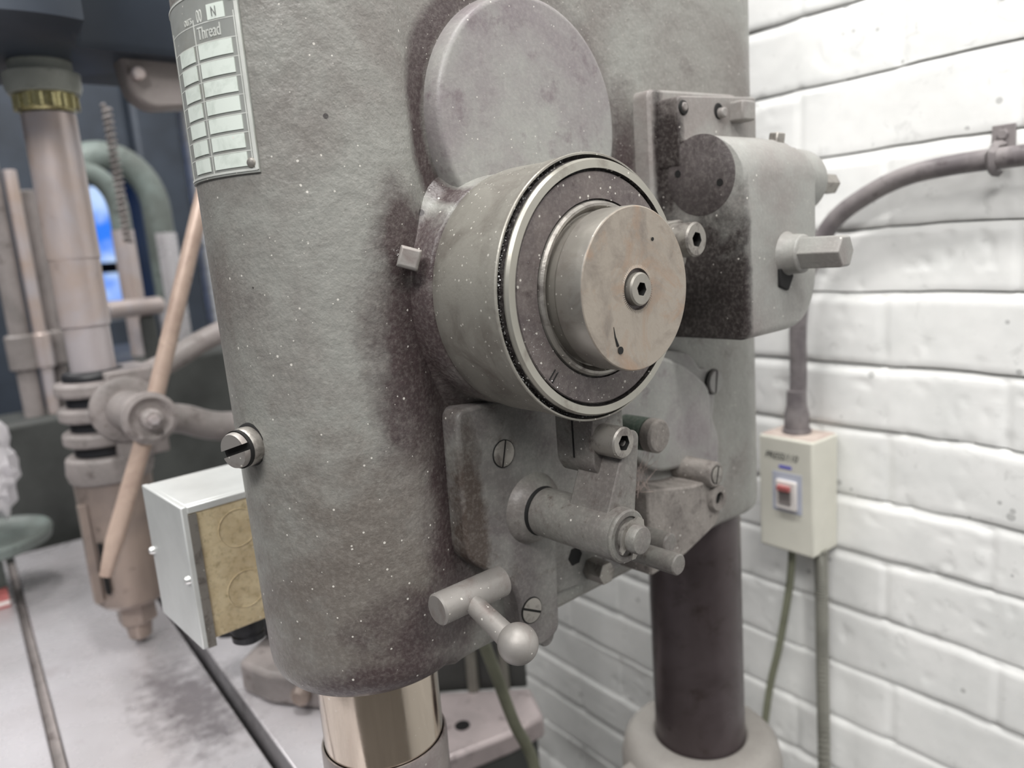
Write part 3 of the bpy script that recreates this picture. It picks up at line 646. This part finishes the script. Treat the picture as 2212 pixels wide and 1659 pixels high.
# pins and arm on the right
bm = NBM(); cyl(bm, (.1700, -.058, 1.3185), (.1700, -.090, 1.3185), .0112, n=40, mi=0); cyl(bm, (.1700, -.090, 1.3185), (.1700, -.0995, 1.3185), .0114, n=40, ch=.0015, mi=1)
obj('stop_pin', bm, ('greenpin', 'dusty'), DP)
bm = NBM(); prismY(bm, roundpoly([(.166, 1.2810, .004), (.2150, 1.2700), (.2440, 1.2680, .010), (.2540, 1.2520, .010), (.2480, 1.2330, .008), (.2050, 1.2215), (.166, 1.2190, .003)], .004), -.058, -.0900)
ar = obj('rear_arm', bm, 'dusty', DP, bevel=.0015)
bm = NBM(); lathe(bm, (.2440, -.070, 1.2535), (0, -1, 0), [(0, .0105), (.0225, .0100), (.0240, .0090), (.0240, .0050), (.0200, .0048)], 36, mi=0); lathe(bm, (.2440, -.0905, 1.2535), (0, -1, 0), [(0, .0049), (.0006, .0049)], 24, mi=1); obj('bored_end', bm, ('dusty', 'dark'), ar)
bm = NBM(); lathe(bm, (.2385, -.060, 1.2735), (0, -1, 0), [(0, .0100), (.034, .0094), (.0355, .0082)], 40); pb = obj('pin_boss', bm, 'dusty', ar)
slot_screw('boss_screw', (.2385, -.0957, 1.2735), (0, -1, 0), .0062, .0008, pb, R(75), 'bolt', .16)
bm = NBM(); prismY(bm, roundpoly([(.150, 1.300), (.171, 1.300), (.171, 1.27), (.150, 1.27)], .003), -.058, -.078); obj('arm_rib', bm, 'dusty', ar, bevel=.001)
bm = NBM(); cyl(bm, (.1640, -.060, 1.2485), (.1640, -.1090, 1.2485), .0070, n=32, ch=.001); obj('short_pin', bm, 'arm', DP)
bm = NBM(); cyl(bm, (.1345, -.060, 1.2520), (.1345, -.1375, 1.2520), .0066, n=32, ch=.0008); obj('long_pin', bm, 'arm', DP)
# cobweb strands between the pins
bm = NBM(); random.seed(11)
for i in range(46):
    p = Vector((random.uniform(.135, .172), random.uniform(-.092, -.070), random.choice((1.2800, 1.2830, 1.2790))))
    q = Vector((random.uniform(.150, .176), random.uniform(-.094, -.072), 1.308+random.uniform(-.016, .0)))
    m_ = (p+q)/2+Vector((random.uniform(-.006, .006), 0, random.uniform(-.006, .002))); tube(bm, [p, m_, q], random.choice((.00007, .0001, .00014)), 4)
cw = obj('cobweb', bm, 'web', DP); cw['kind'] = 'stuff'

# ball handle on its cross shaft
HXs = .0159
bm = NBM(); lathe(bm, (-.0035, -.080, 1.2585), (1, 0, 0), [(0, .0079), (.0010, .0089), (.036, .0089), (.046, .0089)], 48); bh = obj('cross_shaft', bm, 'steel', DP)
bm = NBM(); d0, d1 = Vector((HXs+.001, -.082, 1.2575)), Vector((HXs, -.1190, 1.2452))
cyl(bm, d0, d1, .0056, .0064, n=32); obj('handle_rod', bm, 'steel', bh)
bm = NBM(); bmesh.ops.create_uvsphere(bm, u_segments=40, v_segments=24, radius=.0108); bm.transform(Matrix.Translation((HXs, -.1225, 1.2460))); obj('ball_end', bm, 'steel', bh)

# junction box on the far side of the head
jx0, jx1, jy0, jy1, jz0, jz1 = -.0695, .006, .113, .195, 1.1930, 1.2925
bm = NBM(); box(bm, jx0+.004, jx1, jy0, jy1, jz0+.003, jz1); 
jb = obj('junction_box', bm, 'jside', DP, bevel=.0012)
bm = NBM(); box(bm, jx0+.004, jx1, jy0-.0010, jy0+.004, jz1-.0040, jz1+.0012); box(bm, jx0+.004, jx1, jy0+.004, jy1, jz1-.001, jz1+.0014); obj('box_rim', bm, 'jbox', jb, bevel=.0008)
bm = NBM(); box(bm, jx0, jx0+.0046, jy0-.001, jy1+.0015, jz0-.0015, jz1+.0016); obj('cover', bm, 'jbox', jb, bevel=.0010)
bm = NBM(); box(bm, jx0+.0038, jx0+.0095, jy0-.0016, jy0-.0003, jz0-.0015, jz1-.0045); obj('cover_flange', bm, 'bolt', jb)
for y, z in ((jy0+.004, 1.2420), (jy1-.002, 1.2435)):
    bm = NBM(); lathe(bm, (jx0, y, z), (-1, 0, 0), [(0, .0030), (.0018, .0029), (.0032, .0018)], 20); obj('cover_screw', bm, 'bright', jb)
for z in (1.2690, 1.2235):
    bm = NBM(); pts = [(jx0+.036+.0135*math.cos(2*PI*k/40), jy0-.0002, z+.0135*math.sin(2*PI*k/40)) for k in range(41)]; tube(bm, pts, .00035, 6); obj('knockout_ring', bm, 'jside', jb)
bm = NBM(); lathe(bm, (jx0+.038, jy0+.016, jz0+.004), (0, 0, -1), [(0, .0125), (.010, .0125), (.0105, .0110), (.013, .0110), (.0135, .0118), (.018, .0116), (.020, .0085)], 40); obj('cable_gland', bm, 'rubber_gap', jb)
bm = NBM(); box(bm, -.010, .03, .056, .135, 1.215, 1.275); obj('box_bracket', bm, 'bggrey', DP, bevel=.002)

# ================================================================== WALL FITTINGS
def wbox(bm, s0, s1, o0, o1, z0, z1, mi=0):
    pts = []
    v = [bm.verts.new(wp(s, z, o)) for s in (s0, s1) for o in (o0, o1) for z in (z0, z1)]
    for q in ((0, 1, 3, 2), (4, 6, 7, 5), (0, 4, 5, 1), (2, 3, 7, 6), (0, 2, 6, 4), (1, 5, 7, 3)): bm.faces.new([v[i] for i in q]).material_index = mi
sw_o = wp(.036, 1.10, .002)
SB = empty('switch_box', sw_o, 'beige wall switch box with red rocker and marker writing', 'switch box')
bm = NBM(); wbox(bm, .0045, .0690, .002, .050, 1.099, 1.2255); obj('box_body', bm, 'switch', SB, bevel=.0025, seg=3)
bm = NBM(); wbox(bm, .0065, .0670, .004, .047, 1.2250, 1.2264); obj('dusty_top', bm, 'boxtop', SB, bevel=.0004)
bm = NBM(); wbox(bm, .0170, .0520, .0496, .0504, 1.1440, 1.1880); obj('label_plate', bm, 'bluegrey', SB, bevel=.0002)
bm = NBM(); wbox(bm, .0220, .0460, .0500, .0545, 1.1480, 1.1800); rk = obj('switch_bezel', bm, 'white', SB, bevel=.0012)
bm = NBM(); wbox(bm, .0275, .0420, .0543, .0552, 1.1540, 1.1700); obj('rocker_recess', bm, 'bggrey', rk)
bm = NBM(); wbox(bm, .0275, .0420, .0545, .0590, 1.1695, 1.1750); obj('red_rocker', bm, 'red', rk, bevel=.0006, label='red rocker switch tip')
bm = NBM(); wbox(bm, .0290, .0440, .0499, .0503, 1.1920, 1.1955); obj('blue_mark', bm, 'blue', SB)
def wall_text(txt, size, s, z, off, parent, mat, name, shear=0, sq=1):
    cu = bpy.data.curves.new('t', 'FONT'); cu.body = txt; cu.size = size; cu.extrude = .0001; cu.shear = shear
    to = bpy.data.objects.new('t', cu); COL.objects.link(to); dg = bpy.context.evaluated_depsgraph_get()
    me = bpy.data.meshes.new_from_object(to.evaluated_get(dg)); bpy.data.objects.remove(to); bpy.data.curves.remove(cu)
    bm = NBM(); bm.from_mesh(me); bpy.data.meshes.remove(me)
    for v in bm.verts: v.co = wp(s-v.co.x*sq, z+v.co.y, off+v.co.z)
    return obj(name, bm, mat, parent)
wall_text('PRESS/110', .0105, .0610, 1.2015, .0503, SB, 'ink', 'handwriting', .3, .86)
# conduit down to the box
cd = bpy.data.objects
pts = spline([wp(-1.2, 1.486, .02), wp(-.6, 1.487, .02), wp(-.30, 1.488, .02), wp(-.165, 1.488, .02), wp(-.11, 1.487, .02), wp(-.07, 1.482, .02), wp(-.035, 1.469, .02), wp(-.002, 1.448, .02), wp(.020, 1.415, .02), wp(.034, 1.38, .02), wp(.039, 1.34, .02), wp(.039, 1.29, .02), wp(.039, 1.262, .022)], 8)
CO = empty('wall_conduit', wp(-.02, 1.46, .02), 'dark grey conduit curving along the white brick wall down to the switch box', 'conduit')
bm = NBM(); tube(bm, pts, .0088, 20); obj('pipe', bm, 'conduit', CO)
bm = NBM(); lathe(bm, wp(.039, 1.2265, .024), (0, 0, 1), [(0, .0150), (.004, .0150), (.0045, .0130), (.020, .0130), (.030, .0105), (.046, .0100)], 32); obj('connector', bm, 'conduit', CO)
bm = NBM(); 
wbox(bm, -.152, -.134, .001, .004, 1.497, 1.516); 
tube(bm, [wp(-.143, 1.500, .004), wp(-.143, 1.4985, .020), wp(-.143, 1.492, .0295), wp(-.143, 1.484, .0295), wp(-.143, 1.4775, .022), wp(-.143, 1.477, .010)], .004, 4)
cyl(bm, wp(-.143, 1.508, .003), wp(-.143, 1.508, .007), .0045, n=6); obj('pipe_strap', bm, 'conduit', CO, bevel=.0006)
bm = NBM(); pts = spline([wp(.008, 1.103, .030), wp(.007, 1.05, .03), wp(.006, .95, .03), wp(.004, .80, .03), wp(.004, .4, .03), wp(.01, .02, .03)], 90)
rad = [.0064+(.0007 if (i//2) % 2 else 0) for i in range(len(pts))]; tube(bm, pts, rad, 16)
o = obj('flexible_conduit', bm, 'flex', None, org=pts[-1], smooth=60, label='ribbed flexible conduit hanging straight down from the switch box', cat='conduit')
bm = NBM(); pts = spline([wp(.044, 1.102, .026), wp(.048, 1.05, .026), wp(.062, .97, .026), wp(.082, .87, .026), (wp(.11, .6, .03)), wp(.12, .02, .03)], 20); tube(bm, pts, .0042, 12)
o = obj('power_cable', bm, 'cable', None, org=pts[-1], label='thin olive cable slanting down left from the switch box', cat='cable')

# ================================================================== NEIGHBOURING DRILL PRESS (out of focus, left)
NX, NY = -.0102, .55
N2 = empty('drill_press', (NX+.34, NY, 0), 'blurred second drill press at left with tall quill and slanting copper-toned lever rod', 'drill press')
def L2(bm, z, prof, n=48, mi=0, dx=0, dy=0): lathe(bm, (NX+dx, NY+dy, z), (0, 0, 1), prof, n, mi=mi)
bm = NBM(); rs = []
for z, k in ((1.672, .93), (1.680, 1), (2.15, 1)):
    rs.append([Vector((NX+p[0]*k*1.35-.03, NY+p[1]*1.5*k, z)) for p in head_outline(.10)])
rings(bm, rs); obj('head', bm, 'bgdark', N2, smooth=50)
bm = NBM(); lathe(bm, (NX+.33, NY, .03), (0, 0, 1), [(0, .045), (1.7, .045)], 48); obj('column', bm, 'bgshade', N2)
bm = NBM(); L2(bm, 1.640, [(0, .0335), (.006, .036), (.020, .0365), (.022, .030), (.032, .030)]); obj('quill_flange', bm, 'palering', N2)
bm = NBM(); L2(bm, 1.622, [(0, .0255), (.003, .0285), (.018, .0285)]); 
for k in range(16): cyl(bm, (NX+.0285*math.cos(2*PI*k/16), NY+.0285*math.sin(2*PI*k/16), 1.624), (NX+.0285*math.cos(2*PI*k/16), NY+.0285*math.sin(2*PI*k/16), 1.638), .003, n=8)
obj('bearing_race', bm, 'brass', N2)
bm = NBM(); L2(bm, 1.30, [(0, .0232), (.095, .0232), (.096, .0252), (.168, .0252), (.169, .0262), (.32, .0260)]); obj('quill', bm, 'bgquill', N2)
bm = NBM(); L2(bm, 1.220, [(0, .043), (.012, .046), (.030, .044), (.031, .040)])
L2(bm, 1.250, [(0, .034), (.093, .033), (.096, .029)], mi=1)  # core coloured black to paint the shaded gaps between the ridges
for z in (1.262, 1.290, 1.318): L2(bm, z, [(0, .034), (.002, .043), (.016, .043), (.018, .034)])
box(bm, NX+.0, NX+.055, NY-.045, NY+.035, 1.245, 1.345)
obj('feed_housing', bm, ('bggrey', 'rubber_gap'), N2, bevel=.003)
bm = NBM(); L2(bm, 1.070, [(0, .034), (.006, .0390), (.150, .0410), (.152, .036)]); box(bm, NX-.0330, NX-.0290, NY-.032, NY-.022, 1.095, 1.155, 1); box(bm, NX-.044, NX-.036, NY-.022, NY-.010, 1.085, 1.20); obj('depth_cup', bm, ('bgcup', 'dark'), N2)
bm = NBM(); L2(bm, 1.016, [(0, .004), (.006, .013), (.024, .015)], 24); L2(bm, 1.040, [(0, .019), (.003, .022), (.026, .022), (.030, .030), (.034, .031)], 6); obj('spindle_nose', bm, 'bgcup', N2)
# hub and lever: on the side facing the camera
hc = Vector((NX+.0142, NY-.040, 1.3025))
bm = NBM(); lathe(bm, hc, (0, -1, 0), [(0, .036), (.008, .036), (.012, .030), (.013, .022), (.060, .021), (.085, .019)], 48); fh = obj('feed_hub', bm, 'bggrey', N2)
bm = NBM(); lathe(bm, hc+Vector((0, -.082, 0)), (0, -1, 0), [(0, .022), (.002, .0265), (.012, .027), (.014, .022), (.010, .017), (.010, .0105), (.020, .0105), (.023, .007)], 48); obj('hub_ring', bm, 'bggrey', fh)
bm = NBM(); lathe(bm, hc+Vector((0, -.095, 0)), (0, -1, 0), [(0, .010), (.009, .009), (.010, .0055), (.014, .005)], 6); obj('hub_nut', bm, 'bgquill', fh)
bm = NBM(); tube(bm, [Vector((.1100, .4285, 1.562)), Vector((.0076, .4285, 1.3015)), Vector((-.0450, .4285, 1.184)), Vector((-.0510, .4285, 1.170)), Vector((-.0590, .4285, 1.150))], [.0080, .0088, .0092, .0078, .0062], 20); obj('lever_rod', bm, 'rod', N2, label='copper-toned slanting lever rod')
bm = NBM()
tube(bm, spline([(NX+.02, NY, 1.320), (NX+.085, NY+.02, 1.338), (NX+.16, NY+.02, 1.368), (NX+.34, NY, 1.41)], 6), .014, 12); tube(bm, spline([(NX+.03, NY, 1.280), (NX+.085, NY+.01, 1.270), (NX+.15, NY, 1.248), (NX+.34, NY, 1.24)], 6), .018, 12)
obj('support_arm', bm, 'bggrey', N2)
bm = NBM(); prismY(bm, roundpoly([(.052, 1.70), (.135, 1.70), (.135, 1.628), (.080, 1.622), (.060, 1.636)], .01), NY-.02, NY-.052)
lg = obj('hanging_lug', bm, 'bggrey', N2, bevel=.004)
bm = NBM(); cyl(bm, (.0685, NY-.050, 1.656), (.0685, NY-.064, 1.656), .007, n=16, ch=.002); obj('lug_bolt', bm, 'bgquill', lg)

# long T-slotted table shared by the row
TZ = 1.013
TB = empty('machine_table', (-.05, .2, 0), 'pale grey cast iron table with long slots under the blurred second press', 'table')
tt = Vector((math.sin(R(5.2)), math.cos(R(5.2)), 0)); tn = Vector((math.cos(R(5.2)), -math.sin(R(5.2)), 0)); T0 = Vector((.0450, .64, 0))
def tp(a, b, z): p = T0+tn*a+tt*b; return Vector((p.x, p.y, z))
def tbox(bm, a0, a1, b0, b1, z0, z1, mi=0):
    v = [bm.verts.new(tp(a, b, z)) for a in (a0, a1) for b in (b0, b1) for z in (z0, z1)]
    for q in ((0, 1, 3, 2), (4, 6, 7, 5), (0, 4, 5, 1), (2, 3, 7, 6), (0, 2, 6, 4), (1, 5, 7, 3)): bm.faces.new([v[i] for i in q]).material_index = mi
bm = NBM(); sl = ((-.160, -.149), (-.006, .008)); edges = [-.32, -.160, -.149, -.006, .008, .13]
for a0, a1 in ((-.32, -.160), (-.149, -.006), (.008, .085)): tbox(bm, a0, a1, -.75, .38, TZ-.05, TZ)
tbox(bm, -.32, .085, -.75, .38, TZ-.09, TZ-.05)
obj('table_top', bm, 'table', TB, bevel=.0015)
bm = NBM(); tbox(bm, -.159, -.150, -.749, .379, TZ-.049, TZ-.012); obj('slot_fill', bm, 'bggrey', TB); bm = NBM(); tbox(bm, -.005, .007, -.749, .379, TZ-.0495, TZ-.030); obj('slot_fill', bm, 'dark', TB)  # filler along the slots, grey in one, near black in the other
bm = NBM(); tbox(bm, -.20, .02, -.4, .2, 0, TZ-.09); obj('table_pedestal', bm, 'bggrey', TB, bevel=.01)

# red and white packet on the table
bm = NBM(); v = tp(-.21, .16, TZ)
tbox(bm, -.215, -.166, .150, .185, TZ+.0003, TZ+.018); tbox(bm, -.214, -.1655, .1495, .185, TZ+.004, TZ+.010, 1)
obj('parts_packet', bm, ('red', 'white'), None, org=tp(-.2, .13, TZ), bevel=.001, label='small red and white packet on the pale table at the left edge', cat='packet')

# ---- machines further back
TM = empty('arched_machine', (.10, 1.25, 0), 'blurred grey-green arched machine frame behind the second press', 'machine')
def arch(bm, cx, y, zc, r, rt_, zbot, flatten=1.0):
    pts = [(cx-r, y, zbot)]+[(cx-r*math.cos(R(t)), y, zc+r*flatten*math.sin(R(t))) for t in range(0, 181, 10)]+[(cx+r, y, zbot)]; tube(bm, pts, rt_, 16)
bm = NBM(); arch(bm, .168, 1.20, 1.565, .054, .0185, 1.36, 1.35); obj('inner_arch', bm, 'olivegreen', TM)
bm = NBM(); arch(bm, .262, 1.42, 1.58, .098, .030, 1.38, 1.2); obj('outer_arch', bm, 'olivegreen', TM)
bm = NBM(); cyl(bm, (.222, 1.20, 1.25), (.222, 1.20, 1.53), .0195, n=24); cyl(bm, (.114, 1.20, 1.25), (.114, 1.20, 1.53), .0195, n=24); obj('arch_leg', bm, 'bgquill', TM)
bm = NBM(); cyl(bm, (.362, 1.42, .8), (.362, 1.42, 1.53), .0310, n=24); cyl(bm, (.164, 1.42, .8), (.164, 1.42, 1.4), .020, n=24); obj('arch_leg', bm, 'table', TM)
bm = NBM(); cyl(bm, (.145, 1.10, 1.386), (.245, 1.10, 1.386), .016, n=20, ch=.006); obj('cross_bar', bm, 'bgquill', TM)
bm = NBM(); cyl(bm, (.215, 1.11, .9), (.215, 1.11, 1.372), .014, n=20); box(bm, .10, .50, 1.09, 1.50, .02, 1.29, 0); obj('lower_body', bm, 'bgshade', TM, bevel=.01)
bm = NBM(); pts = []
for k in range(260):
    th = k*.55; pts.append((.1735+.006*math.cos(th), 1.0+.006*math.sin(th), 1.50+.00085*k))
tube(bm, pts, .0028, 6); obj('coil_spring', bm, 'bggrey', TM)
bm = NBM(); box(bm, -.6, .36, 2.1, 2.3, .02, 2.45); box(bm, .54, .69, 2.1, 2.3, .02, 2.45); box(bm, .36, .54, 2.1, 2.3, 1.72, 2.45); box(bm, .36, .54, 2.1, 2.3, .02, 1.33)  # dark boxes added to darken the background, with an opening for the window
DM = obj('added_dark_backdrop', bm, 'bgdark', None, org=(.4, 2.2, 0), bevel=.02, label='added dark slate backdrop boxes far back behind the arched frame', cat='machine')
# window with blue daylight far behind
bm = NBM(); box(bm, .30, .72, 3.00, 3.045, 1.2, 2.0); wf = obj('window_1', bm, 'skyblue', None, org=(.5, 3.02, 1.2), kind='structure')
bm = NBM(); box(bm, .30, .72, 2.975, 3.005, 1.4536, 1.495); obj('window_bar', bm, 'dark', wf)

# tubes at the far left
LR = empty('tube_rack', (.02, 1.14, 0), 'blurred row of pale vertical machine tubes at the left edge', 'machine')
for x, y, r, z1, m in ((.012, 1.12, .016, 1.66, 'bggrey'), (.040, 1.11, .010, 1.63, 'bgquill'), (.066, 1.14, .012, 1.60, 'bggrey')):
    bm = NBM(); cyl(bm, (x, y, 1.0), (x, y, z1), r, n=20, ch=.002); cyl(bm, (x, y, 1.30), (x, y, 1.36), r*1.5, n=20, ch=.003); obj('tube', bm, m, LR)
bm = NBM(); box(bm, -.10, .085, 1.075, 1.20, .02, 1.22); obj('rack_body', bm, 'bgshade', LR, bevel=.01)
# round tray bracket and crumpled film
bm = NBM(); lathe(bm, (-.118, .86, 1.085), (0, 0, 1), [(0, .075), (.004, .083), (.016, .086), (.020, .084), (.014, .078), (.010, .05)], 48); 
cyl(bm, (-.118, .86, TZ), (-.118, .86, 1.09), .018, n=20)
obj('round_tray', bm, 'olivegreen', None, org=(-.118, .86, TZ), label='round grey tray with rolled rim at the back of the pale slotted table', cat='tray')
random.seed(3); bm = NBM(); bmesh.ops.create_icosphere(bm, subdivisions=4, radius=1)
for v in bm.verts:
    n = v.co.normalized(); k = 1+.16*math.sin(9*n.x+3*n.z)*math.cos(8*n.y+5*n.z)+.08*math.sin(21*n.z+13*n.x); v.co = Vector((-.108+n.x*.046*k, .86+n.y*.044*k, 1.203+n.z*.082*k))
obj('plastic_film', bm, 'pale', None, org=(-.14, .86, 1.1), label='crumpled white plastic film heaped on the round tray', cat='plastic film')

# ---- things seen under the head, between quill and ball handle
BB = empty('iron_bench', (.26, .28, 0), 'low pinkish iron bench with a small hole, just right of the bright quill', 'bench')
def poly_slab(bm, pts, z0, z1, mi=0): rings(bm, [[Vector((x, y, z)) for x, y in pts] for z in (z0, z1)], mi)
BP = [(.352, .262), (.276, .335), (.20, .39), (.17, .30), (.194, .232), (.272, .213), (.322, .207)]
bm = NBM(); poly_slab(bm, BP, .872, .9); obj('bench_top', bm, 'pinkiron', BB, bevel=.005)
bm = NBM(); poly_slab(bm, [(.345, .262), (.274, .328), (.205, .38), (.178, .30), (.200, .238), (.270, .220), (.316, .213)], 0.0, .873); obj('bench_base', bm, 'bgshade', BB, bevel=.006)
bm = NBM(); lathe(bm, (.245, .265, .8985), (0, 0, 1), [(0, .009), (.0025, .009)], 20); obj('bench_hole', bm, 'dark', BB)
bm = NBM(); poly_slab(bm, [(.262, .355), (.354, .270), (.372, .295), (.28, .395)], .895, 1.13); cyl(bm, (.300, .312, .895), (.300, .312, 1.12), .0075, n=20, mi=1); cyl(bm, (.330, .285, .895), (.330, .285, 1.12), .006, n=20, mi=1)
obj('machine_body', bm, ('bgshade', 'flex'), BB, bevel=.003)
bm = NBM(); tube(bm, spline([(.190, .15, 1.10), (.2088, .15, 1.0377), (.2294, .15, .9657), (.2526, .15, .8995), (.24, .13, .80), (.19, .18, .5), (.15, .20, .02)], 10), .0062, 14)
obj('drain_hose', bm, 'cable', None, org=(.15, .20, .02), label='olive hose slanting down behind the ball handle', cat='hose')
# casting bottom left of quill
CL = empty('clamp_casting', (.10, .45, 0), 'grey clamp casting with round bolt just left of the bright quill', 'casting')
bm = NBM(); poly_slab(bm, [(.040, .300), (.030, .345), (.10, .40), (.135, .28), (.08, .235)], TZ+.0005, TZ+.035); obj('clamp_body', bm, 'bggrey', CL, bevel=.005)
bm = NBM(); lathe(bm, (.060, .266, TZ+.017), (-.85, -.5, .1), [(0, .010), (.006, .010), (.010, .006)], 24); obj('clamp_bolt', bm, 'bgcup', CL)
bm = NBM(); cyl(bm, (.035, .40, 1.072), (.095, .345, 1.072), .018, n=32, ch=.003); obj('clamp_cylinder', bm, 'rubber_gap', CL)
